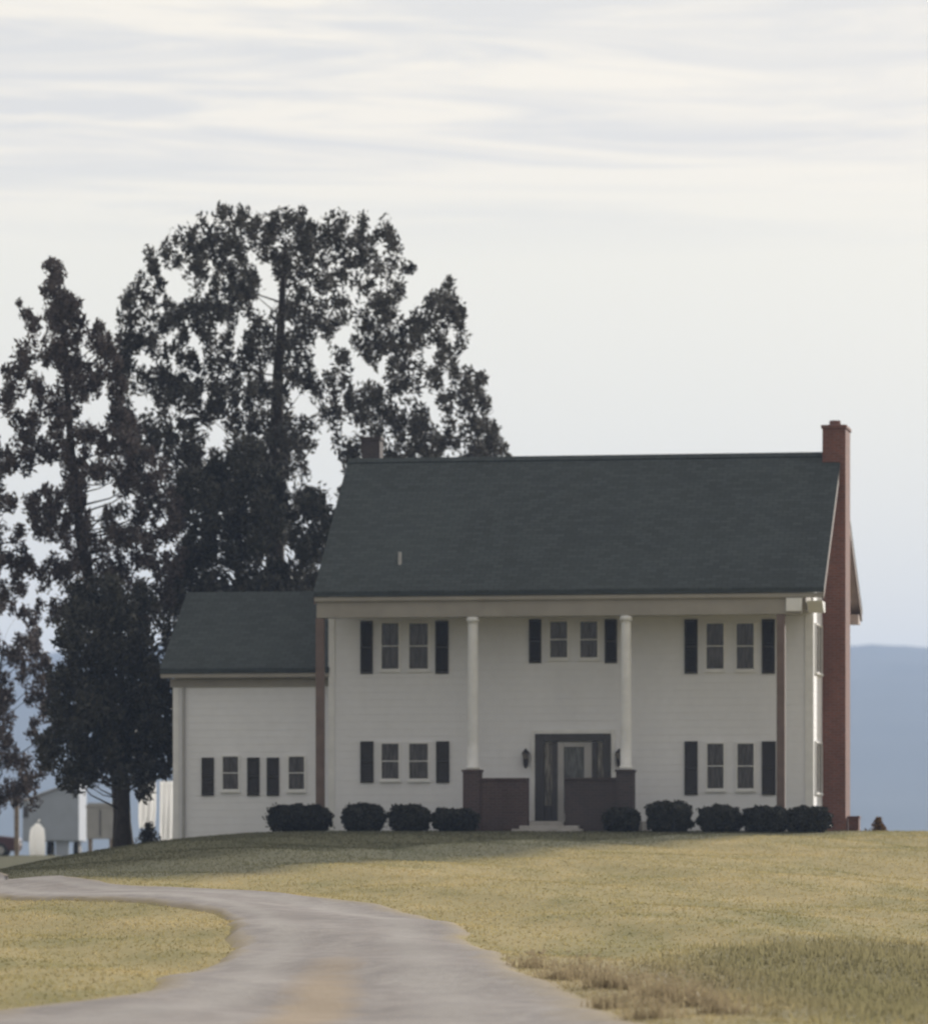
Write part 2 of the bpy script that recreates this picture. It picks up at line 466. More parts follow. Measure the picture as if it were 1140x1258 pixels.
def poly_mesh(name, verts, loops_per_face, mat, parent=None, tris=False):
    """fast mesh of many unconnected faces: verts (n,k,3)"""
    n, k, _ = verts.shape
    me = bpy.data.meshes.new(name)
    me.vertices.add(n * k); me.vertices.foreach_set('co', verts.astype(np.float32).ravel())
    me.loops.add(n * k); me.loops.foreach_set('vertex_index', np.arange(n * k, dtype=np.int32))
    me.polygons.add(n); me.polygons.foreach_set('loop_start', np.arange(0, n * k, k, dtype=np.int32))
    me.polygons.foreach_set('loop_total', np.full(n, k, dtype=np.int32))
    me.update(calc_edges=True)
    me.materials.append(mat)
    o = bpy.data.objects.new(name, me); COL.objects.link(o)
    if parent is not None: o.parent = parent
    return o

def grid_mesh(name, X, Y, Z, mat):
    r, c = X.shape
    me = bpy.data.meshes.new(name)
    co = np.stack([X, Y, Z], -1).reshape(-1, 3).astype(np.float32)
    idx = np.arange(r * c).reshape(r, c)
    q = np.stack([idx[:-1, :-1], idx[:-1, 1:], idx[1:, 1:], idx[1:, :-1]], -1).reshape(-1, 4)
    me.vertices.add(len(co)); me.vertices.foreach_set('co', co.ravel())
    me.loops.add(q.size); me.loops.foreach_set('vertex_index', q.ravel().astype(np.int32))
    me.polygons.add(len(q)); me.polygons.foreach_set('loop_start', np.arange(0, q.size, 4, dtype=np.int32))
    me.polygons.foreach_set('loop_total', np.full(len(q), 4, dtype=np.int32))
    me.polygons.foreach_set('use_smooth', np.ones(len(q), bool))
    me.update(calc_edges=True)
    me.materials.append(mat)
    o = bpy.data.objects.new(name, me); COL.objects.link(o)
    return o

def thing(name, label, cat, loc=(0, 0, 0), rz=0.0, group=None):
    o = bpy.data.objects.new(name, None); COL.objects.link(o)
    o.location = loc; o.rotation_euler = (0, 0, rz)
    o['label'] = label; o['category'] = cat
    if group: o['group'] = group
    return o

# ------------------------------------------------------------------ setting: ground, road, hills
def axis(parts):
    return np.concatenate([np.arange(*p) for p in parts])
gx = axis([(-6600, -600, 300), (-600, -60, 30), (-60, -24, 2), (-24, 24, 0.3), (24, 60, 2), (60, 600, 30), (600, 6601, 300)])
gy = axis([(-300, 0, 30), (0, 40, 2), (40, 160, 0.5), (160, 360, 2.5), (360, 1000, 20), (1000, 6801, 200)])
X, Y = np.meshgrid(gx, gy)
g = grid_mesh("ground", X, Y, ground(X, Y), M['ground']); g['kind'] = 'structure'

right_edge = [(-420, 1071), (-150, 1079), (0, 1084), (120, 1088), (250, 1094), (380, 1105), (470, 1114), (530, 1131), (572, 1152), (620, 1190), (690, 1226), (760, 1258)]
left_edge = [(-420, 1098), (-150, 1100), (0, 1105), (120, 1108), (230, 1114), (276, 1126), (293, 1147), (284, 1172), (245, 1196), (180, 1221), (90, 1236), (-30, 1247)]
def survey(e): return [on_ground(*p)[:2] for p in e]
RE = survey(right_edge) + [(2.55, 48.0), (2.9, 36.0), (3.1, 20.0), (3.1, -20.0)]
LE = survey(left_edge) + [(-6.2, 50.0), (-4.6, 40.0), (-3.6, 20.0), (-3.5, -20.0)]
def resample(p, n):
    p = np.array(p); d = np.r_[0, np.cumsum(np.linalg.norm(np.diff(p, axis=0), axis=1))]
    t = np.linspace(0, d[-1], n)
    q = np.stack([np.interp(t, d, p[:, 0]), np.interp(t, d, p[:, 1])], 1)
    for _ in range(14):
        q[1:-1] = (q[:-2] + 2 * q[1:-1] + q[2:]) / 4
    return q
# match the two edges by their survey stations so the cross lines stay across the road
def by_station(p, per=40):
    out_ = []
    for a, b in zip(p[:-1], p[1:]):
        for k in range(per):
            t = k / per
            out_.append((a[0] * (1 - t) + b[0] * t, a[1] * (1 - t) + b[1] * t))
    q = np.array(out_ + [p[-1]])
    for _ in range(160):
        q[1:-1] = (q[:-2] + 2 * q[1:-1] + q[2:]) / 4
    return q
qr, ql = by_station(RE), by_station(LE)
def ragged(q, sgn):
    ln = np.r_[0, np.cumsum(np.linalg.norm(np.diff(q, axis=0), axis=1))]
    tq = np.linspace(0, ln[-1], len(q) * 2)
    k = ln
    jag = 0.0
    for f_, a_ in ((0.6, 0.22), (1.7, 0.12), (3.9, 0.05)):
        jag = jag + a_ * np.sin(k * f_ + 9 * a_ * 7 + sgn)
    d = np.gradient(q, axis=0); nrm = np.stack([-d[:, 1], d[:, 0]], 1) / (np.linalg.norm(d, axis=1)[:, None] + 1e-9)
    return q + nrm * jag[:, None] * 0.35
qr, ql = ragged(qr, 0.3), ragged(ql, 2.0)
ql, qr = ql + (ql - qr) * 0.05, qr + (qr - ql) * 0.065   # worn verges either side
K = 36
tt = np.linspace(0, 1, K)[None, :, None]
RR = ql[:, None, :] * (1 - tt) + qr[:, None, :] * tt
RX, RY = RR[..., 0], RR[..., 1]
crown_t = np.minimum(tt[..., 0], 1 - tt[..., 0])
RZ = ground(RX, RY) - 0.035 + 0.085 * np.clip(crown_t * 14, 0, 1)
rd_attr = np.broadcast_to(tt[..., 0], RX.shape)
rd = grid_mesh("road", RX, RY, RZ, M['road']); rd['kind'] = 'structure'
at_ = rd.data.attributes.new('across', 'FLOAT', 'POINT'); at_.data.foreach_set('value', rd_attr.astype(np.float32).ravel())

def hill_h(x, y):
    x = x / 1.6; y = y / 1.6
    prof = 129 + 9 * np.sin(x / 310 + 0.4) + 5 * np.sin(x / 130 + 2.0) + 2.0 * np.sin(x / 47)
    s = np.clip((y - 1500) / 1300, 0, 1)
    s2 = np.clip((4050 - y) / 1250, 0, 1)
    return 1.6 * prof * (s * s * (3 - 2 * s)) * (s2 * s2 * (3 - 2 * s2))
hx = np.linspace(-5100, 5100, 260); hy = np.linspace(2320, 6560, 90)
HX, HY = np.meshgrid(hx, hy)
bumpy = rng.normal(0, 1, HX.shape)
HZ_ = hill_h(HX, HY) - 9 + np.clip(hill_h(HX, HY) / 60, 0, 1) * np.clip(bumpy, -2, 2) * 2.2
h = grid_mesh("hills", HX, HY, HZ_, M['woods']); h['kind'] = 'structure'

# haze: even air round the camera and everything that stands here
hz = MB().box(-6700, 6700, -500, 6900, -3.0, 244.0)
hm = bpy.data.materials.new("haze_air"); hm.use_nodes = True
hm.node_tree.nodes.clear()
ho = hm.node_tree.nodes.new('ShaderNodeOutputMaterial'); pv = hm.node_tree.nodes.new('ShaderNodeVolumePrincipled')
pv.inputs['Color'].default_value = (0.50, 0.66, 1.0, 1)
pv.inputs['Density'].default_value = 0.00023
pv.inputs['Anisotropy'].default_value = 0.15
hm.node_tree.links.new(pv.outputs[0], ho.inputs['Volume'])
hzo = hz.build("haze", hm); hzo['kind'] = 'stuff'

# ------------------------------------------------------------------ grass
road_poly = np.vstack([ql * 0.93 + qr * 0.07, (qr * 0.93 + ql * 0.07)[::-1]])    # grass creeps in over the verges
def in_road(x, y, grow=0.0):
    inside = np.zeros(x.shape, bool)
    p = road_poly; n = len(p); j = n - 1
    for i in range(n):
        xi, yi = p[i]; xj, yj = p[j]
        if yi != yj:
            c = ((yi > y) != (yj > y)) & (x < (xj - xi) * (y - yi) / (yj - yi) + xi)
            inside ^= c
        j = i
    return inside
TH = math.radians(9.5)
CT, ST = math.cos(TH), math.sin(TH)
HX0, HY0 = (998 - 570) / F * 138, 138.0
def house_local(x, y):
    dx, dy = x - HX0, y - HY0
    return dx * CT - dy * ST, dx * ST + dy * CT
def scatter(n, hmin, hmax, wdt, y0, y1, keep=None, lean=0.6):
    y = np.sqrt(rng.uniform(y0 ** 2, y1 ** 2, n)); x = rng.uniform(-0.112, 0.112, n) * y
    ok = ~in_road(x, y)
    u, v = house_local(x, y)
    ok &= ~((u > -18.5) & (u < 0.6) & (v > -0.1))
    if keep is not None: ok &= keep(x, y)
    x, y = x[ok], y[ok]; n = len(x)
    z = ground(x, y)
    hgt = rng.uniform(hmin, hmax, n); a = rng.uniform(0, 2 * math.pi, n)
    dx, dy = np.cos(a) * wdt, np.sin(a) * wdt
    la, lm = rng.uniform(0, 2 * math.pi, n), rng.uniform(0, lean, n) * hgt
    V = np.zeros((n, 3, 3))
    V[:, 0] = np.stack([x - dx, y - dy, z - 0.02], 1)
    V[:, 1] = np.stack([x + dx, y + dy, z - 0.02], 1)
    V[:, 2] = np.stack([x + np.cos(la) * lm, y + np.sin(la) * lm, z + hgt], 1)
    return V
lawn = np.concatenate([
    scatter(150000, 0.012, 0.042, 0.03, 50, 150, lean=2.2),
    scatter(40000, 0.05, 0.13, 0.022, 50, 75, lambda x, y: ((x - PATCH[0]) / 2.8) ** 2 + ((y - PATCH[1]) / 11) ** 2 < rng.uniform(0.3, 1.3, len(x)), 1.0),
])
go = poly_mesh("grass", lawn, 3, M['blade']); go['kind'] = 'stuff'; go['label'] = 'short dry tan and olive lawn grass covering the slope'; 
# dry weeds beside the road, each clump a plant
weed_spots = []
for (px, py, hh) in ((655, 1190, .30), (690, 1204, .26), (717, 1203, .42), (742, 1214, .36), (770, 1216, .30), (800, 1226, .40), (828, 1232, .48), (858, 1236, .38), (884, 1246, .34), (748, 1240, .30), (800, 1252, .32)):
    weed_spots.append((px, py, hh))
weed_words = ["smallest brown weed highest up the road's right edge", "brown weed tuft second down the road's right edge", "tall feathery brown weed where the verge begins to darken",
              "brown weed tuft right of the tall feathery weed", "low spreading brown weed mid way along the road verge", "reddish brown weed clump on the lower road verge",
              "tallest brown weed clump on the lower road verge", "brown weed clump beside the dark olive grass patch", "brown weed rightmost along the verge by the olive grass",
              "low dry weed closest to the gravel edge", "dry weed lowest in the picture near the gravel"]
for (px, py, hh), lab in zip(weed_spots, weed_words):
    hh *= 0.75
    x, y, z = on_ground(px, py)
    k = 90
    ax = rng.normal(0, 0.16, k); ay = rng.normal(0, 0.16, k)
    t = thing("dry_weed", lab, "weed", (x, y, z), 0, "dry weeds along the road edge")
    V = np.zeros((k, 3, 3)); hgt = hh * rng.uniform(0.4, 1.0, k); la = rng.uniform(0, 6.28, k); lm = rng.uniform(0.1, 0.6, k) * hgt
    V[:, 0] = np.stack([ax - 0.012, ay, np.full(k, -0.03)], 1); V[:, 1] = np.stack([ax + 0.012, ay, np.full(k, -0.03)], 1)
    V[:, 2] = np.stack([ax + np.cos(la) * lm, ay + np.sin(la) * lm, hgt], 1)
    k2 = 45
    c = np.stack([rng.normal(0, 0.15, k2), rng.normal(0, 0.15, k2), hh * rng.uniform(0.45, 1.0, k2)], 1)
    W = c[:, None, :] + rng.normal(0, 0.022, (k2, 3, 3))
    poly_mesh("stems", np.concatenate([V, W]), 3, M['weed'], t)

# ------------------------------------------------------------------ the house
BASE = 2.92
house = thing("white_house", "white two storey farmhouse with dark roof, brick chimney and tall porch columns", "house", (HX0, HY0, BASE), -TH)
def U(px, v):
    k = (px - 570) / F
    return (k * (HY0 + v * CT) - HX0 - v * ST) / (CT + k * ST)
def Zl(py, px, v):
    u = U(px, v); y = HY0 - u * ST + v * CT
    return EYE + (HZ - py) / F * y - BASE

uL = U(405, 0)
DEPTH = 8.6
VE = -1.9                         # front eave line
ze = Zl(724, 700, VE)             # top of roof at the eave
VR = 3.1
zr = Zl(561, 700, VR)
uRL, uRR = U(385, VE), U(1012, VE)
slope = (zr - ze) / (VR - VE)
VB = VR + (VR - VE) + 1.6              # back eave line
slope_b = (zr - ze) / (VB - VR)
def zroof(v): return ze + (slope * (v - VE) if v <= VR else slope_b * (VB - v))
T = 0.14
# body: walls with gables, one shell
gab = [(0, -0.6), (DEPTH, -0.6), (DEPTH, zroof(DEPTH) - T - 0.06), (VR, zr - T - 0.06), (0, zroof(0) - T - 0.06)]
MB().prism(gab, 'x', uL, 0.0).build("wall", M['siding'], house)
# roof slab with thickness, ridge cap, fascia
rf = MB().prism([(VE, ze), (VR, zr), (VB, ze), (VB, ze - T), (VR, zr - T), (VE, ze - T)], 'x', uRL, uRR).build("roof", M['shingle'], house)
MB().prism([(VR - 0.16, zr - 0.09), (VR, zr + 0.035), (VR + 0.16, zr - 0.09)], 'x', uRL + 0.01, uRR - 0.01).build("ridge_cap", M['shingle'], rf)
zs = ze - T                        # underside at eave
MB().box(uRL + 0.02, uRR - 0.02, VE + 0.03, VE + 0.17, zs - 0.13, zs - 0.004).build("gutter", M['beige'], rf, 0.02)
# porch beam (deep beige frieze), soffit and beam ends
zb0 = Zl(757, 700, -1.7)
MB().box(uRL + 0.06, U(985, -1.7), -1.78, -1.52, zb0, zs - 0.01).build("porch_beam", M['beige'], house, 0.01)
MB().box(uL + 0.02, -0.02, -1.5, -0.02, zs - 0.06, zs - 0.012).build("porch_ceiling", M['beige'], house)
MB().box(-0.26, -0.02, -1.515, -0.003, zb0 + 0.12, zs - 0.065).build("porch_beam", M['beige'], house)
MB().box(U(966, -1.75), U(985, -1.75), -1.86, -1.785, Zl(751, 975, -1.8), zs - 0.14).build("sunlit_beam_end", M['white'], house, 0.01)  # white block stands in for sunlight on the beam's end
# raking boards and boxed eave ends on both gables
for nm, ua, ub in (("right", uRR - 0.045, uRR - 0.003), ("left", uRL + 0.003, uRL + 0.045)):
    MB().prism([(VE + 0.05, ze - T - 0.004), (VR, zr - T - 0.004), (VB - 0.05, ze - T - 0.004), (VB - 0.05, ze - T - 0.2), (VR, zr - T - 0.2), (VE + 0.05, ze - T - 0.2)], 'x', ua, ub).build("barge_board", M['brownpost'], rf)
MB().prism([(VR + 0.1, zr - T - 0.012 - slope_b * 0.1), (VB - 0.07, ze - T + 0.03), (VB - 0.07, ze - T - 0.02), (VR + 0.1, zr - T - 0.06 - slope_b * 0.1)], 'x', 0.01, uRR - 0.05).build("soffit", M['rosy'], rf)
MB().box(0.01, uRR - 0.05, VB - 0.75, VB - 0.08, ze - T - 0.30, ze - T - 0.03).build("eave_return", M['rosy'], rf)
MB().prism([(VE + 0.06, ze - T - 0.22), (VE + 0.9, ze - T - 0.22), (VE + 0.9, ze - T - 0.50), (VE + 0.55, ze - T - 0.50)], 'x', 0.02, uRR - 0.05).build("eave_return", M['white'], rf)
# corner boards
MB().box(U(989, -0.03), 0.028, -0.03, 0.18, -0.5, zroof(0) - T - 0.45).build("corner_board", M['white'], house)
MB().box(uL - 0.028, uL + 0.14, -0.03, -0.002, -0.5, zroof(0) - T - 0.45).build("corner_board", M['white'], house)
# darker brown square posts carrying the porch ends
for px in (393.5, 959.5):
    uc = U(px, -1.65)
    p_ = MB().box(uc - 0.11, uc + 0.11, -1.76, -1.54, -0.5, zb0 - 0.004).build("corner_post", M['brownpost'], house, 0.015)
    p_['label'] = 'slim brown square post at the porch end'
# round white columns on brick pedestals
def column(px, pyb):
    uc = U(px, -1.65); zb = Zl(pyb, px, -1.65)
    prof = [(0.0, 0.19), (0.09, 0.19), (0.11, 0.155), (0.8, 0.155), (zb0 - zb - 0.25, 0.135), (zb0 - zb - 0.14, 0.14), (zb0 - zb - 0.12, 0.175), (zb0 - zb - 0.005, 0.175)]
    m = MB(); m.tube([(uc, -1.65, zb + h) for h, r in prof], [r for h, r in prof], 20)
    o = m.build("column", M['white'], house, smooth=False)
    for p in o.data.polygons: p.use_smooth = abs(p.normal.z) < 0.3
    return uc, zb
uc1, zc1 = column(581, 946)
uc2, zc2 = column(769, 946)
# low brick porch walls with pedestals
def cheek(ua, ub, uc, zt, zc, mat):
    o = MB().box(ua, ub, -1.80, -1.48, -0.5, zt).build("porch_wall", mat, house)
    MB().box(uc - 0.24, uc + 0.22, -1.87, -1.41, -0.5, zc - 0.06).build("pedestal", mat, o)
    MB().box(uc - 0.27, uc + 0.25, -1.90, -1.38, zc - 0.058, zc - 0.002).build("pedestal_cap", mat, o)
    MB().box(ua, ub, -1.83, -1.45, zt + 0.002, zt + 0.06).build("coping", mat, o)
zt = Zl(959, 610, -1.65)
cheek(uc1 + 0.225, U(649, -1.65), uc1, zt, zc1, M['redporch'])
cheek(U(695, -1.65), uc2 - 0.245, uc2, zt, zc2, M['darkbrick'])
# porch floor and steps
MB().box(U(560, -1.3), U(790, -1.3), -1.40, -0.005, -0.4, 0.26).build("porch_floor", M['concrete'], house, 0.01)
st = MB(); ua, ub = U(640, -1.9), U(712, -1.9)
st.box(U(650.5, -1.6), U(693.5, -1.6), -1.72, -1.405, -0.4, 0.24)
st.box(ua, ub, -2.2, -1.91, -0.4, 0.13)
st.box(ua - 0.15, ub + 0.15, -2.6, -2.205, -0.4, 0.04)
st.build("steps", M['concrete'], house, 0.01)

def window(px0, px1, py0, py1, v=-0.002, parent=house):
    u0, u1 = U(px0, v), U(px1, v); z1, z0 = Zl(py0, px0, v), Zl(py1, px0, v)
    f = MB()
    w_ = 0.045
    f.box(u0 - w_, u0, v - 0.05, v, z0 - w_, z1 + w_); f.box(u1, u1 + w_, v - 0.05, v, z0 - w_, z1 + w_)
    f.box(u0 - w_ - 0.02, u1 + w_ + 0.02, v - 0.075, v, z0 - w_ - 0.05, z0 - w_ - 0.002); f.box(u0 + 0.001, u1 - 0.001, v - 0.05, v, z1, z1 + w_)
    f.box(u0 + 0.001, u1 - 0.001, v - 0.05, v, z0 - w_, z0)
    zm = (z0 + z1) / 2
    f.box(u0 + 0.001, u1 - 0.001, v - 0.036, v - 0.012, zm - 0.012, zm + 0.012)
    o = f.build("window", M['white'], parent)
    MB().box(u0 + 0.001, u1 - 0.001, v - 0.010, v - 0.0005, z0 + 0.001, z1 - 0.001).build("pane", M['glass'], o)
    um = (u0 + u1) / 2
    g_ = MB()
    g_.box(um - 0.006, um + 0.006, v - 0.022, v - 0.0102, z0, zm - 0.021); g_.box(um - 0.006, um + 0.006, v - 0.022, v - 0.0102, zm + 0.021, z1)
    g_.build("glazing_bar", M['darkframe'], o)
def shutter(px0, px1, py0, py1, v=-0.002, parent=house):
    u0, u1 = U(px0, v), U(px1, v); z1, z0 = Zl(py0, px0, v), Zl(py1, px0, v)
    f = MB(); b_ = 0.045; zm = (z0 + z1) / 2
    f.box(u0, u0 + b_, v - 0.045, v, z0, z1); f.box(u1 - b_, u1, v - 0.045, v, z0, z1)
    for za, zb_ in ((z0, z0 + 0.07), (zm - 0.03, zm + 0.03), (z1 - 0.07, z1)):
        f.box(u0 + b_, u1 - b_, v - 0.042, v, za, zb_)
    for za, zb_ in ((z0 + 0.07, zm - 0.03), (zm + 0.03, z1 - 0.07)):
        k = max(3, int((zb_ - za) / 0.06))
        for i in range(k):
            q = za + (zb_ - za) * i / k; d = (zb_ - za) / k
            f.prism([(v - 0.036, q + 0.004), (v - 0.030, q), (v - 0.004, q + d * 0.85), (v - 0.010, q + d * 0.95)], 'x', u0 + b_, u1 - b_)
    f.build("shutter", M['shutter'], parent)
for (s1, w1, w2, s2, top, bot, wt, wb) in (
        ((443, 458), (469, 490), (503, 526), (535, 551), 763, 828, 766, 822),
        ((443, 459), (469, 490), (503, 526), (536, 552), 911, 962, 914, 957),
        ((650, 665), (676, 697), (713, 734), (743, 758), 761, 815, 764, 808),
        ((841, 857), (868, 889), (905, 926), (936, 952), 761, 828, 766, 822),
        ((841, 857), (869, 889), (906, 926), (936, 953), 911, 977, 914, 969)):
    shutter(*s1, top, bot); window(*w1, wt, wb); window(*w2, wt, wb); shutter(*s2, top, bot)
# windows of the right hand side wall, seen edge on
for py0, py1 in ((766, 824), (912, 973)):
    z1, z0 = Zl(py0, 1000, 0), Zl(py1, 1000, 0)
    f = MB()
    f.box(0.002, 0.05, 0.62, 0.67, z0, z1); f.box(0.002, 0.05, 2.33, 2.38, z0, z1)
    f.box(0.002, 0.07, 0.60, 2.40, z0 - 0.06, z0 - 0.002); f.box(0.002, 0.05, 0.62, 2.38, z1 + 0.002, z1 + 0.05)
    f.box(0.002, 0.05, 1.475, 1.525, z0, z1)
    o = f.build("window", M['white'], house)
    MB().box(0.003, 0.02, 0.672, 1.473, z0, z1).build("pane", M['glass'], o)
    MB().box(0.003, 0.02, 1.527, 2.328, z0, z1).build("pane", M['glass'], o)
# front door: dark surround, pale sidelights and a glazed storm door
zt_, zb_ = Zl(902, 704, 0), 0.262
def dbox(m, px0, px1, v0, v1, z0, z1): return m.box(U(px0, 0), U(px1, 0), v0, v1, z0, z1)
d = MB()
dbox(d, 658, 669, -0.12, -0.003, zb_, zt_); dbox(d, 742, 750.5, -0.12, -0.003, zb_, zt_)
dbox(d, 669.1, 741.9, -0.12, -0.003, Zl(911, 704, 0), zt_)
dbox(d, 679, 685, -0.10, -0.003, zb_, Zl(911.5, 704, 0)); dbox(d, 728, 734, -0.10, -0.003, zb_, Zl(911.5, 704, 0))
door = d.build("front_door", M['darkframe'], house, 0.008)
s_ = MB(); zd = Zl(912, 704, 0)
dbox(s_, 685.2, 693, -0.07, -0.004, zb_, zd); dbox(s_, 718, 727.8, -0.07, -0.004, zb_, zd); dbox(s_, 693.1, 717.9, -0.07, -0.004, zd - 0.13, zd); dbox(s_, 693.1, 717.9, -0.07, -0.004, zb_, zb_ + 0.22)
s_.build("storm_door", M['greymetal'], door, 0.006)
p_ = MB(); dbox(p_, 693.2, 717.8, -0.035, -0.005, zb_ + 0.22, zd - 0.13); p_.build("door_pane", M['doorglass'], door)
for a_, b_ in ((669.2, 678.8), (734.2, 741.8)):
    p_ = MB(); dbox(p_, a_, b_, -0.04, -0.005, zb_ + 0.45, zd); p_.build("sidelight", M['lampglass'], door)
    p_ = MB(); dbox(p_, a_, b_, -0.05, -0.005, zb_, zb_ + 0.448); p_.build("sidelight_panel", M['darkframe'], door)
p_ = MB(); dbox(p_, 719.5, 721.5, -0.12, -0.07, zb_ + 1.0, zb_ + 1.14); p_.build("handle", M['metal'], door)
d2 = MB(); dbox(d2, 653, 657.8, -0.07, -0.003, zb_, zt_ + 0.12); dbox(d2, 750.7, 756, -0.07, -0.003, zb_, zt_ + 0.12); dbox(d2, 657.9, 750.6, -0.07, -0.003, zt_ + 0.004, zt_ + 0.12)
d2.build("door_casing", M['white'], door, 0.01)
# lanterns either side of the door
for px in (647, 757.5):
    uc = U(px, 0) + (0.09 if px > 700 else 0.0); zc = Zl(933, px, 0)
    l_ = MB().tube([(uc, -0.17, zc - 0.26), (uc, -0.17, zc - 0.20), (uc, -0.17, zc - 0.19), (uc, -0.17, zc + 0.0)], [0.02, 0.05, 0.06, 0.085], 10)
    l_.tube([(uc, -0.17, zc + 0.16), (uc, -0.17, zc + 0.24), (uc, -0.17, zc + 0.29)], [0.12, 0.05, 0.012], 10)
    l_.box(uc - 0.035, uc + 0.035, -0.05, -0.003, zc - 0.12, zc + 0.12); l_.tube([(uc, -0.05, zc + 0.05), (uc, -0.12, zc + 0.27), (uc, -0.17, zc + 0.28)], [0.012] * 3, 6)
    o = l_.build("wall_lantern", M['metal'], house)
    MB().tube([(uc, -0.17, zc + 0.002), (uc, -0.17, zc + 0.158)], [0.083, 0.115], 10).build("lantern_glass", M['lampglass'], o)
# big brick chimney on the right gable
zct = Zl(528, 1028, 3.2)
ch = MB().box(0.004, 0.64, 2.75, 4.15, -0.6, zct)
ch = ch.build("chimney", M['brick'], house)
MB().box(-0.03, 0.675, 2.70, 4.20, zct + 0.002, zct + 0.10).build("chimney_cap", M['brick'], ch, 0.015)
MB().tube([(0.30, 3.3, zct + 0.10), (0.30, 3.3, zct + 0.26)], [0.17, 0.15], 14).build("chimney_pot", M['brick'], ch)
MB().box(0.002, 0.66, 2.71, 2.745, -0.6, 0.35).build("chimney_footing", M['brick'], ch)
# small chimney behind the ridge at the left
ua = U(446, 4.6); ub = U(468, 4.6)
c2 = MB().box(ua, ub, 4.4, 4.95, zroof(5) - 0.8, Zl(541, 456, 4.6)).build("chimney", M['darkbrick'], house)
c2['label'] = 'small brick chimney behind the ridge among the tree leaves'
MB().box(ua - 0.04, ub + 0.04, 4.36, 4.99, Zl(541, 456, 4.6) + 0.002, Zl(541, 456, 4.6) + 0.08).build("chimney_cap", M['darkbrick'], c2)
# roof vent pipe
uv = U(500, 0.2); MB().tube([(uv, -0.9, zroof(-0.9) - 0.1), (uv, -0.9, zroof(-0.9) + 0.32)], [0.05, 0.05], 10).build("vent_pipe", M['greymetal'], rf)

# ---- the lower wing at the left
WV = 0.3
uW = U(214, WV)
WVE = WV - 0.38
zwe = Zl(821, 290, WVE)
WVR = WV + 3.1
zwr = Zl(727, 300, WVR)
wsl = (zwr - zwe) / (WVR - WVE)
WVB = 2 * WVR - WVE
def zw(v): return zwe + wsl * ((v - WVE) if v <= WVR else (WVB - v))
uWL = U(196, WVE)
MB().prism([(WV, -1.4), (WVB - 0.38, -1.4), (WVB - 0.38, zw(WVB - 0.38) - T - 0.05), (WVR, zwr - T - 0.05), (WV, zw(WV) - T - 0.05)], 'x', uW, uL - 0.004).build("wing_wall", M['siding'], house)
wr = MB().prism([(WVE, zwe), (WVR, zwr), (WVB, zwe), (WVB, zwe - T), (WVR, zwr - T), (WVE, zwe - T)], 'x', uWL, uL - 0.006).build("wing_roof", M['shingle'], house)
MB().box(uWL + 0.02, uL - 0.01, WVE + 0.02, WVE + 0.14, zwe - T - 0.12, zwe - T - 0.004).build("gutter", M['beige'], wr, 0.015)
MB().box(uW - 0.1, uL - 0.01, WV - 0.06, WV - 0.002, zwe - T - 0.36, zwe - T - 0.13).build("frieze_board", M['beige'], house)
MB().box(uW - 0.03, uW + 0.13, WV - 0.03, WV - 0.002, -1.2, zwe - T - 0.365).build("corner_board", M['white'], house)
MB().tube([(uW + 0.28, WV - 0.06, -1.1), (uW + 0.28, WV - 0.06, zwe - T - 0.37)], [0.045, 0.045], 8).build("downspout", M['greymetal'], house)
for px in (248, 304, 328):
    shutter(px, px + 15, 931, 978, WV - 0.002)
for px in (274, 355):
    window(px, px + 19, 930, 970, WV - 0.002)

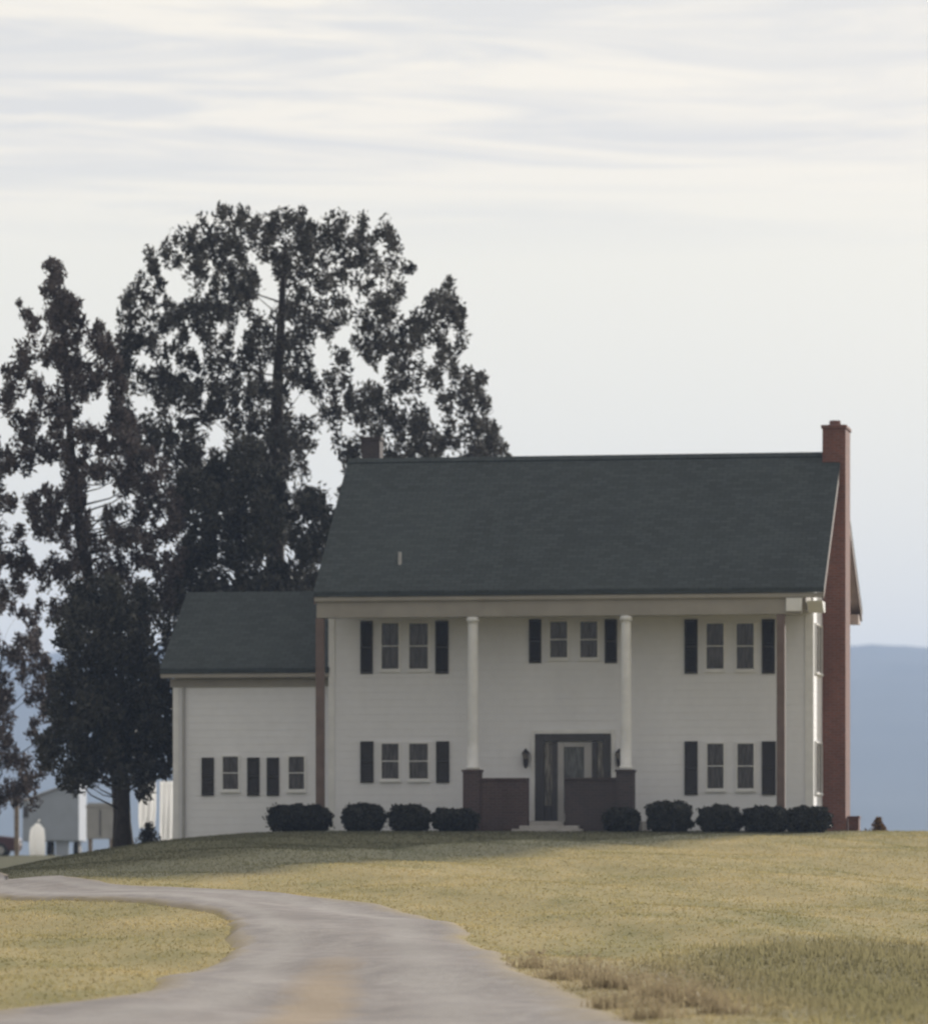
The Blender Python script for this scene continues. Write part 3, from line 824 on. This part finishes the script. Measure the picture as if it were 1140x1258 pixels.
# ------------------------------------------------------------------ clipped shrubs along the front
def shrub(px0, px1, py0, py1, v, label, rough=0.05, cone=False):
    uc = (U(px0, v) + U(px1, v)) / 2; a = abs(U(px1, v) - U(px0, v)) / 2
    wx, wy = HX0 + uc * CT + v * ST, HY0 - uc * ST + v * CT
    zg = float(ground(wx, wy))
    top = EYE + (HZ - py0) / F * wy
    hgt = top - zg
    t = thing("clipped_shrub", label, "shrub", (wx, wy, zg), -TH, "clipped dark shrubs along the house front")
    n = int(5200 * max(0.7, a * hgt * 2))
    d_ = rng.normal(0, 1, (n, 3)); d_ /= np.linalg.norm(d_, axis=1)[:, None]
    e = 3.2                                  # a rounded box
    r = (np.abs(d_) ** e).sum(1) ** (-1 / e)
    lump = 1 + 0.07 * np.sin(d_[:, 0] * 7 + px0) * np.cos(d_[:, 2] * 6 + px1) + 0.05 * np.sin(d_[:, 1] * 11 + px0)
    P = d_ * r[:, None] * (lump * rng.uniform(0.84, 1.05, n) * np.where(rng.uniform(0, 1, n) < 0.03, 1.12, 1.0) * (1 + 0.06 * np.sin(d_[:, 0] * 13 + px1 * 3) * np.sin(d_[:, 2] * 9 + px0 * 2)))[:, None]
    P = P * np.array([a, min(a, 0.5), hgt / 2]) + np.array([0, 0, hgt / 2])
    sz = rng.uniform(0.03, 0.06, n)
    V = P[:, None, :] + rng.normal(0, 1, (n, 4, 3)) * 0.0
    t1 = rng.normal(0, 1, (n, 3)); t1 /= np.linalg.norm(t1, axis=1)[:, None]
    t2 = np.cross(t1, rng.normal(0, 1, (n, 3))); t2 /= np.linalg.norm(t2, axis=1)[:, None]
    t1 *= sz[:, None]; t2 *= (sz * 0.6)[:, None]
    V = np.stack([P - t1, P + t2, P + t1, P - t2], 1)
    V[..., 2] = np.clip(V[..., 2], -0.05, None)
    # dense twiggy core inside
    k = 40; th = np.linspace(0, 2 * np.pi, k, endpoint=False); ph = np.linspace(-np.pi / 2, np.pi / 2, 18)
    core = []
    def pt(i, j):
        q = np.array([np.cos(ph[j]) * np.cos(th[i % k]), np.cos(ph[j]) * np.sin(th[i % k]), np.sin(ph[j])])
        rr = (np.abs(q) ** e).sum() ** (-1 / e) * 0.88 * (1 + 0.05 * np.sin(q[0] * 7 + px0))
        return q * rr * np.array([a, min(a, 0.5), hgt / 2]) + np.array([0, 0, hgt / 2])
    for i in range(k):
        for j in range(17):
            core.append([pt(i, j), pt(i + 1, j), pt(i + 1, j + 1), pt(i, j + 1)])
    poly_mesh("foliage", np.concatenate([V, np.array(core)]), 4, M['hedge'], t)
    MB().tube([(0, 0, -0.1), (0.02, 0, hgt * 0.5)], [0.05, 0.03], 6).build("stem", M['bark'], t)
for a_ in ((333, 405, 990, 1024, -2.6, "widest dark boxy shrub in front of the wing's right end and the left brown post"),
           (423, 471, 989, 1023, -2.5, "dark rounded shrub under the left shutter of the lower left windows"),
           (480, 526, 990, 1023, -2.5, "dark rounded shrub under the right shutter of the lower left windows"),
           (533, 586, 995, 1024, -2.6, "low dark shrub touching the left brick porch wall"),
           (743, 784, 994, 1023, -2.6, "dark shrub against the right brick porch wall beside the steps"),
           (796, 848, 986, 1023, -2.5, "tallest domed dark shrub just right of the porch"),
           (859, 909, 991, 1022, -2.5, "dark shrub below the middle of the lower right windows"),
           (914, 968, 992, 1021, -2.5, "dark shrub in front of the right brown post"),
           (964, 1019, 992, 1020, -2.3, "low dark shrub at the foot of the big brick chimney")):
    shrub(*a_)
# loose bush in front of the right porch wall and block by the chimney
def brush(name, label, cat, px, py, yy, h_, wd, n, mat, group=None):
    p = at(px, py, yy); zg = float(ground(p.x, p.y))
    t = thing(name, label, cat, (p.x, p.y, zg), 0, group)
    a = rng.uniform(0, 6.28, n); r = np.abs(rng.normal(0, wd * 0.45, n)); zz = h_ * rng.uniform(0, 1, n) ** 0.8 * np.clip(1.15 - r / wd, 0.2, 1)
    P = np.stack([np.cos(a) * r, np.sin(a) * r, zz], 1)
    V = P[:, None, :] + rng.normal(0, 0.035, (n, 4, 3))
    poly_mesh("leaves", V, 4, mat, t)
    MB().tube([(0, 0, -0.05), (0.01, 0, h_ * 0.6)], [0.02, 0.01], 5).build("stem", M['bark'], t)
brush("dry_plant", "small russet dry plant on the lawn crest right of the chimney", "plant", 1079, 1026, 140.5, 0.40, 0.26, 420, M['russet'])
p = at(1050, 1024, 141.2)
t = thing("brick_block", "low brick block standing at the foot of the chimney's right side", "block", (p.x, p.y, float(ground(p.x, p.y))), -TH)
MB().box(-0.15, 0.13, -0.25, 0.25, -0.3, 0.40).build("base", M['brick'], t, 0.01)
MB().box(-0.17, 0.15, -0.27, 0.27, 0.402, 0.46).build("cap", M['brick'], t, 0.01)

brush("undergrowth", "dark scrubby undergrowth between the dark trunk and the wing's left corner", "bush", 183, 1040, 147.5, 0.75, 0.5, 900, M['yew'])
# ------------------------------------------------------------------ trees
def in_poly(x, y, poly):
    c = np.zeros(x.shape, bool); j = len(poly) - 1
    for i in range(len(poly)):
        xi, yi = poly[i]; xj, yj = poly[j]
        if yi != yj:
            c ^= ((yi > y) != (yj > y)) & (x < (xj - xi) * (y - yi) / (yj - yi) + xi)
        j = i
    return c
def leaves(centres, radii, per, size, up=1.0, aspect=0.45):
    """leaf quads spread through clumps that sweep upward"""
    n = len(centres) * per
    c = np.repeat(centres, per, 0); r = np.repeat(radii, per)
    d_ = rng.normal(0, 1, (n, 3)); d_ /= np.linalg.norm(d_, axis=1)[:, None]
    P = c + d_ * (r * rng.uniform(0, 1, n) ** 0.55)[:, None] * np.array([0.85, 0.85, 1.15 * up])
    ax = rng.normal(0, 0.75, (n, 3)) + np.array([0, 0, 0.55 * up]) + d_ * 0.6
    ax /= np.linalg.norm(ax, axis=1)[:, None]
    sd = np.cross(ax, rng.normal(0, 1, (n, 3))); sd /= np.linalg.norm(sd, axis=1)[:, None] + 1e-9
    s = rng.uniform(0.6, 1.3, n)[:, None] * size
    a, b = ax * s, sd * s * aspect
    return np.stack([P - a, P + b * 0.9, P + a, P - b * 0.9], 1)

def make_tree(name, label, cat, depth, base_px, trunk_px, trunk_r, outline, gaps, n_clump, rad, per, size, leafmat, thick, up=1.0, extra=(), branches=0.5, seed=1, group=None, gap_pad=6):
    """trunk_px: photo points of the trunk from the ground up; outline: silhouette of the crown"""
    rs = np.random.default_rng(seed)
    b0 = at(base_px, 1050, depth); zg = float(ground(b0.x, b0.y))
    base = Vector((b0.x, b0.y, zg))
    t = thing(name, label, cat, base, 0, group)
    tp = [Vector((0, 0, -0.3))] + [at(px, py, depth) - base for px, py in trunk_px]
    n = len(tp)
    tr = MB()
    rads = [trunk_r * (1 - 0.88 * (i / (n - 1))) for i in range(n)]; rads[0] = trunk_r * 1.3
    tr.tube(tp, rads, 10)
    # clump centres filling the crown, spaced apart
    ol = np.array(outline, float)
    x0, x1, y0, y1 = ol[:, 0].min(), ol[:, 0].max(), ol[:, 1].min(), ol[:, 1].max()
    cs, rr, tries = [], [], 0
    cxm = ol[:, 0].mean()
    while len(cs) < n_clump and tries < n_clump * 60:
        tries += 1
        px, py = rs.uniform(x0, x1), rs.uniform(y0, y1)
        if not in_poly(np.array([px]), np.array([py]), outline)[0]: continue
        if any(((px - gx_) / (ga + gap_pad)) ** 2 + ((py - gy_) / (gb + gap_pad)) ** 2 < 1 for gx_, gy_, ga, gb in gaps): continue
        hw = thick * math.sqrt(max(0.08, 1 - ((px - cxm) / (0.55 * (x1 - x0))) ** 2))
        dy = rs.uniform(-hw, hw)
        q = at(px, py, depth); q = Vector((q.x, depth + dy, q.z)) - base
        if all((q - c).length > rad * 0.42 for c in cs[-260:]):
            cs.append(q); rr.append(rad * rs.uniform(0.65, 1.15))
    for px, py, r_ in extra:
        q = at(px, py, depth + rs.uniform(-thick * 0.4, thick * 0.4)) - base
        cs.append(q); rr.append(r_)
    # limbs from the trunk out to the clumps
    def trunk_at(z):
        for i in range(n - 1):
            if tp[i].z <= z <= tp[i + 1].z:
                k = (z - tp[i].z) / max(1e-6, tp[i + 1].z - tp[i].z)
                return tp[i].lerp(tp[i + 1], k), rads[i] * (1 - k) + rads[i + 1] * k
        return tp[-1], rads[-1]
    for c in cs[:len(cs) - len(extra)]:
        if rs.uniform() > branches: continue
        hd = math.hypot(c.x, c.y)
        if hd > 2.6: continue
        o_, r_ = trunk_at(max(tp[1].z + 0.3, c.z - 0.5 * hd * rs.uniform(0.6, 1.4)))
        m1 = o_.lerp(c, 0.45) + Vector((rs.normal(0, .12), rs.normal(0, .12), -0.1 * hd * rs.uniform(0, 1)))
        r0 = min(r_ * 0.4, 0.018 + 0.006 * (c - o_).length)
        tr.tube([o_, m1, c + Vector((0, 0, 0.1))], [r0, r0 * 0.6, r0 * 0.22], 5)
    tr.build("trunk", M['bark'], t, smooth=True)
    C = np.array([tuple(c) for c in cs]); R = np.array(rr)
    poly_mesh("crown", leaves(C, R, per, size, up), 4, leafmat, t)
    return t

# tall spreading tree behind the house
make_tree("spreading_tree", "tallest broad dark tree rising behind the house roof", "tree", 158, 338,
    [(338, 900), (338, 700), (339, 560), (341, 470), (346, 380), (350, 300)], 0.42,
    [(138, 500), (150, 375), (178, 318), (222, 298), (246, 282), (268, 264), (300, 262), (330, 280), (352, 268), (375, 266), (392, 284), (420, 276), (452, 288), (486, 292), (498, 322), (500, 366), (494, 384), (512, 386), (530, 364), (548, 350), (570, 376), (574, 416), (566, 440), (578, 470), (596, 470), (600, 492), (604, 515), (618, 548), (600, 580), (520, 575), (440, 590), (395, 640), (330, 680), (240, 640), (170, 620)],
    [(228, 358, 14, 14), (332, 378, 14, 15), (432, 358, 18, 13), (458, 340, 10, 10), (400, 432, 24, 20), (322, 348, 12, 10), (442, 464, 16, 14), (335, 455, 10, 16), (262, 534, 24, 13), (290, 540, 10, 8), (398, 580, 24, 36), (522, 492, 20, 11), (480, 540, 13, 10), (516, 442, 16, 12), (486, 388, 9, 7), (548, 468, 12, 9), (174, 494, 14, 9), (192, 440, 12, 9), (300, 395, 8, 14), (368, 500, 12, 9), (566, 520, 9, 6), (440, 545, 12, 8), (582, 492, 6, 5), (425, 400, 14, 10)],
    1050, 0.32, 54, 0.10, M['pine'], 3.6, up=1.05, gap_pad=3,
    extra=[(428, 545, .4), (446, 528, .4), (466, 536, .4), (450, 550, .4), (488, 548, .35), (594, 464, .2), (588, 476, .25), (575, 478, .28), (552, 350, .25), (555, 372, .3), (300, 268, .35), (365, 272, .28), (352, 275, .2), (484, 300, .3), (505, 330, .2), (205, 305, .3), (185, 325, .3), (152, 372, .22), (580, 520, .3), (605, 545, .3), (620, 556, .25)],
    branches=0.10, seed=3, group="trees around the house")
# slender sparse conifer at the left
make_tree("slender_conifer", "slender sparse conifer with a pointed top, left of the tallest tree", "tree", 150, 150,
    [(148, 1000), (132, 800), (100, 670), (88, 560), (82, 470), (76, 390), (72, 326)], 0.24,
    [(72, 318), (80, 342), (92, 368), (104, 395), (136, 412), (150, 455), (160, 510), (175, 540), (215, 580), (225, 680), (215, 740), (180, 770), (60, 760), (10, 770), (-40, 740), (-70, 640), (-50, 560), (0, 500), (8, 440), (26, 425), (40, 392), (62, 345)],
    [(60, 400, 8, 10), (34, 420, 12, 9), (108, 435, 13, 10), (58, 465, 14, 18), (116, 505, 17, 22), (8, 530, 16, 12), (62, 520, 10, 14), (42, 590, 34, 12), (62, 575, 20, 14), (128, 610, 24, 14), (20, 640, 20, 7), (48, 668, 20, 10), (20, 668, 20, 8), (76, 684, 10, 8), (70, 732, 16, 12), (22, 760, 30, 26), (128, 664, 10, 8), (114, 706, 6, 6), (168, 575, 5, 12), (207, 590, 5, 7), (30, 490, 14, 10), (95, 555, 8, 10), (150, 640, 10, 8), (170, 736, 9, 6), (186, 706, 10, 7), (206, 676, 10, 10)],
    760, 0.29, 50, 0.095, M['spruce'], 2.4, up=0.95, gap_pad=2, branches=0.14, seed=5, group="trees around the house",
    extra=[(72, 326, .16), (70, 342, .22), (74, 358, .25), (40, 395, .25), (96, 372, .22), (24, 372, .14)])
# dense dark round evergreen by the end of the wing
make_tree("round_evergreen", "dense dark evergreen with a bare lower trunk beside the wing's left end", "tree", 145, 152,
    [(152, 1010), (151, 940), (150, 850), (148, 760)], 0.27,
    [(66, 760), (100, 722), (160, 712), (205, 745), (226, 800), (226, 900), (206, 958), (182, 974), (130, 966), (96, 972), (70, 952), (52, 925), (64, 870), (74, 820)],
    [(200, 690, 15, 12)],
    190, 0.50, 160, 0.105, M['yew'], 2.0, up=0.9, branches=0.4, seed=8, group="trees around the house")
# dense evergreen behind the wing roof
make_tree("bushy_evergreen", "dense bushy evergreen behind the wing roof, below the tallest tree", "tree", 153, 292,
    [(292, 950), (292, 800), (294, 700), (296, 620)], 0.3,
    [(196, 760), (200, 690), (222, 630), (228, 585), (262, 552), (310, 556), (352, 590), (386, 612), (410, 640), (408, 700), (398, 780), (300, 790)],
    [(294, 706, 14, 9), (364, 630, 12, 12), (278, 634, 7, 7), (205, 672, 18, 18), (398, 585, 20, 28)],
    200, 0.50, 150, 0.11, M['yew'], 2.6, up=1.0, branches=0.4, seed=12, group="trees around the house")
# low thin tree at the left border
make_tree("thin_tree", "thin low tree at the photo's left border with blue hill between its leaves", "tree", 156, -10,
    [(-8, 1000), (-6, 900), (-2, 840), (4, 790)], 0.14,
    [(-70, 800), (-40, 745), (0, 735), (48, 760), (66, 810), (72, 860), (66, 905), (58, 950), (44, 985), (10, 990), (-60, 985)],
    [(20, 770, 14, 10), (14, 822, 11, 9), (44, 838, 8, 7), (30, 868, 18, 6), (20, 902, 11, 6), (42, 920, 14, 9), (10, 948, 11, 6), (8, 792, 8, 6)],
    190, 0.30, 56, 0.10, M['spruce'], 1.6, gap_pad=2, branches=0.25, seed=21, group="trees around the house")

# ------------------------------------------------------------------ things behind the house at the left
# pale blue-grey box trailer with a slanting roof
Dt = 215.0
p = at(66, 1060, Dt); zg = float(ground(p.x, p.y)); sc = Dt / F
t = thing("box_trailer", "pale blue-grey box trailer with slanting roof parked beyond the trees", "trailer", (p.x, p.y, zg), 0)
def zt_of(py): return EYE + (HZ - py) / F * Dt - zg
w0, w1 = (30 - 66) * sc, (99 - 66) * sc
zb_ = zt_of(1034)
MB().prism([(w0, zb_), (w1, zb_), (w1, zt_of(960)), (w0, zt_of(986))], 'y', -0.9, 3.4).build("body", M['paleblue'], t, 0.04)
MB().prism([(w0 - 0.08, zt_of(986) + 0.0), (w1 + 0.06, zt_of(960) + 0.01), (w1 + 0.06, zt_of(960) + 0.07), (w0 - 0.08, zt_of(986) + 0.07)], 'y', -1.0, 3.5).build("roof", M['greymetal'], t)
MB().box(w0 + 0.02, w0 + 0.24, -0.93, -0.902, zt_of(1005), zt_of(991)).build("window", M['glass'], t)
MB().box((70 - 66) * sc, (86 - 66) * sc, -0.7, -0.5, -0.2, zb_ - 0.003).build("support", M['paleblue'], t)
for px in (60, 93):
    for yy in (0.5, 1.4):
        c_ = (px - 66) * sc; r_ = min(0.36, zb_ * 0.52)
        o = MB().tube([(c_ - 0.11, yy, r_), (c_ + 0.11, yy, r_)], [r_, r_], 18).build("wheel", M['rubber'], t, 0.02)
        MB().tube([(c_ - 0.125, yy, r_), (c_ + 0.125, yy, r_)], [r_ * 0.5] * 2, 14).build("rim", M['greymetal'], o)
# grey cabinet on legs
p = at(124, 1052, 205.0); zg = float(ground(p.x, p.y)); sc = 205.0 / F
t = thing("metal_cabinet", "pale grey metal cabinet on legs between the trailer and the dark trunk", "cabinet", (p.x, p.y, zg), 0)
z0 = max(0.35, EYE + (HZ - 1031) / F * 205 - zg); z1 = EYE + (HZ - 992) / F * 205 - zg
MB().box(-17 * sc, 17 * sc, -0.4, 0.4, z0, z1).build("cabinet_box", M['greymetal'], t, 0.02)
MB().prism([(-19 * sc, z1 + 0.002), (19 * sc, z1 + 0.002), (14 * sc, z1 + 0.16), (-14 * sc, z1 + 0.16)], 'y', -0.44, 0.44).build("lid", M['greymetal'], t)
MB().box(-0.02, 0.02, -0.43, -0.402, z0 + 0.1, z1 - 0.1).build("door_seam", M['metal'], t)
for sx in (-1, 1):
    for yy in (-0.3, 0.3):
        MB().box(sx * 13 * sc - 0.06, sx * 13 * sc + 0.06, yy - 0.06, yy + 0.06, -0.2, z0 - 0.002).build("leg", M['oldwood'], t)
# clothesline with two backlit white sheets
Dl = 170.0
def gz(px, D_): 
    x = (px - 570) / F * D_; return float(ground(x, D_))
xa, xb = (158 - 570) / F * Dl, (236 - 570) / F * Dl
zl = EYE + (HZ - 958) / F * Dl
t = thing("clothesline", "clothesline strung behind the gap between dark trunk and wing", "clothesline", (xa, Dl, gz(158, Dl)), 0)
hl = zl - gz(158, Dl)
MB().tube([(0, 0, -0.3), (0, 0, hl + 0.1)], [0.05, 0.045], 8).build("post", M['oldwood'], t)
MB().tube([(xb - xa, 0, -0.3), (xb - xa, 0, hl + 0.1)], [0.05, 0.045], 8).build("post", M['oldwood'], t)
MB().tube([((xb - xa) * k / 8, 0, hl - 0.06 * math.sin(math.pi * k / 8)) for k in range(9)], [0.008] * 9, 5).build("line", M['greymetal'], t)
def sheet(name, label, cat, pts_l, pts_r, py_top, py_bot, D_):
    """hanging cloth between two edges given per row"""
    rows, cols = 26, 14
    V = []; 
    for i in range(rows):
        k = i / (rows - 1); py = py_top + (py_bot - py_top) * k
        a = np.interp(k, np.linspace(0, 1, len(pts_l)), pts_l); b = np.interp(k, np.linspace(0, 1, len(pts_r)), pts_r)
        for j in range(cols):
            q = at(a + (b - a) * j / (cols - 1), py, D_)
            q.y += 0.07 * math.sin(j * 1.5 + k * 1.2) * (0.4 + k) + 0.05 * math.sin(j * 0.7 + 2)
            V.append(q)
    base = Vector((sum(v.x for v in V) / len(V), D_, gz((pts_l[0] + pts_r[0]) / 2, D_)))
    me = MB(); me.v = [tuple(v - base) for v in V]
    me.f = [(i * cols + j, i * cols + j + 1, (i + 1) * cols + j + 1, (i + 1) * cols + j) for i in range(rows - 1) for j in range(cols - 1)]
    o = me.build(name, M['cloth'], None, smooth=True); o.location = base
    so_ = o.modifiers.new("thickness", 'SOLIDIFY'); so_.thickness = 0.006
    o['label'] = label; o['category'] = cat; o['group'] = "white cloths behind the house"
sheet("hanging_sheet", "wide white sheet hanging beside the dark trunk", "sheet", [169, 169, 170, 170, 171], [192, 192, 192, 191, 190], 962, 1018, Dl)
sheet("hanging_sheet", "narrow white cloth hanging close against the wing's left wall", "sheet", [196, 196, 196, 196], [216, 215, 215, 214], 960, 1044, Dl - 0.6)
# white fabric bulk bag standing in front of the trailer
Db = 205.0
x_ = (46 - 570) / F * Db; zg = gz(46, Db); sb = Db / F
t = thing("bulk_bag", "bulging white fabric bag standing left of the box trailer", "bag", (x_, Db, zg), 0.5)
hb = EYE + (HZ - 1012) / F * Db - zg; rb = 9 * sb
bag = MB()
prof = [(0.0, 0.82), (0.05, 0.98), (0.35, 1.08), (0.7, 1.03), (0.92, 0.9), (1.0, 0.55), (1.08, 0.25)]
SEG = 28
for k, (h_, q_) in enumerate(prof):
    for i_ in range(SEG):
        th_ = 2 * math.pi * i_ / SEG
        e_ = (abs(math.cos(th_)) ** 4 + abs(math.sin(th_)) ** 4) ** -0.25
        wr_ = 1 + 0.05 * math.sin(5 * th_ + 3 * h_)
        bag.v.append((rb * q_ * e_ * wr_ * math.cos(th_) * 0.9, rb * q_ * e_ * wr_ * math.sin(th_) * 0.9, h_ * hb / 1.08))
for k in range(len(prof) - 1):
    for i_ in range(SEG):
        bag.f.append((k * SEG + i_, k * SEG + (i_ + 1) % SEG, (k + 1) * SEG + (i_ + 1) % SEG, (k + 1) * SEG + i_))
bag.f.append(tuple(range((len(prof) - 1) * SEG, len(prof) * SEG)))
bag.build("fabric", M['cloth'], t, smooth=True)
MB().tube([(0, 0, hb * 0.98), (0.02, 0, hb * 1.05), (0.1, 0.03, hb * 1.10)], [0.05, 0.03, 0.05], 8).build("tied_neck", M['cloth'], t, smooth=True)
# weathered post at left
x_ = (20.5 - 570) / F * 203; zg = gz(20.5, 203)
t = thing("wooden_post", "weathered upright wooden post near the left border, before the maroon car", "post", (x_, 203.0, zg), 0)
MB().box(-0.09, 0.09, -0.09, 0.09, -0.4, EYE + (HZ - 984) / F * 203 - zg).build("shaft", M['oldwood'], t, 0.015)
MB().box(-0.45, 0.62, -0.05, 0.05, EYE + (HZ - 990) / F * 203 - zg + 0.2, EYE + (HZ - 990) / F * 203 - zg + 0.28).build("crossbar", M['oldwood'], t)
# maroon car cut by the left border
Dc = 222.0
xc = (-36 - 570) / F * Dc; zg = float(ground(xc, Dc))
car = thing("parked_car", "maroon parked car partly cut off by the left border", "car", (xc, Dc, zg), 0)
side = [(-2.15, 0.28), (2.1, 0.28), (2.18, 0.55), (2.1, 0.86), (1.2, 0.95), (0.55, 1.38), (-1.0, 1.44), (-1.75, 1.02), (-2.15, 0.95), (-2.22, 0.55)]
MB().prism(side, 'y', -0.85, 0.85).build("body", M['maroon'], car, 0.07)
MB().prism([(1.05, 0.96), (0.52, 1.32), (-0.95, 1.38), (-1.5, 1.0)], 'y', -0.865, 0.865).build("window", M['glass'], car)
for xx in (-1.35, 1.35):
    for yy in (-0.80, 0.80):
        o = MB().tube([(xx, yy - 0.10, 0.31), (xx, yy + 0.10, 0.31)], [0.31, 0.31], 20).build("wheel", M['rubber'], car, 0.02)
        MB().tube([(xx, yy - 0.115, 0.31), (xx, yy + 0.115, 0.31)], [0.18, 0.18], 14).build("rim", M['greymetal'], o)
for yy in (-0.6, 0.6):
    MB().box(2.10, 2.19, yy - 0.16, yy + 0.16, 0.60, 0.74).build("headlight", M['lampglass'], car, 0.02)
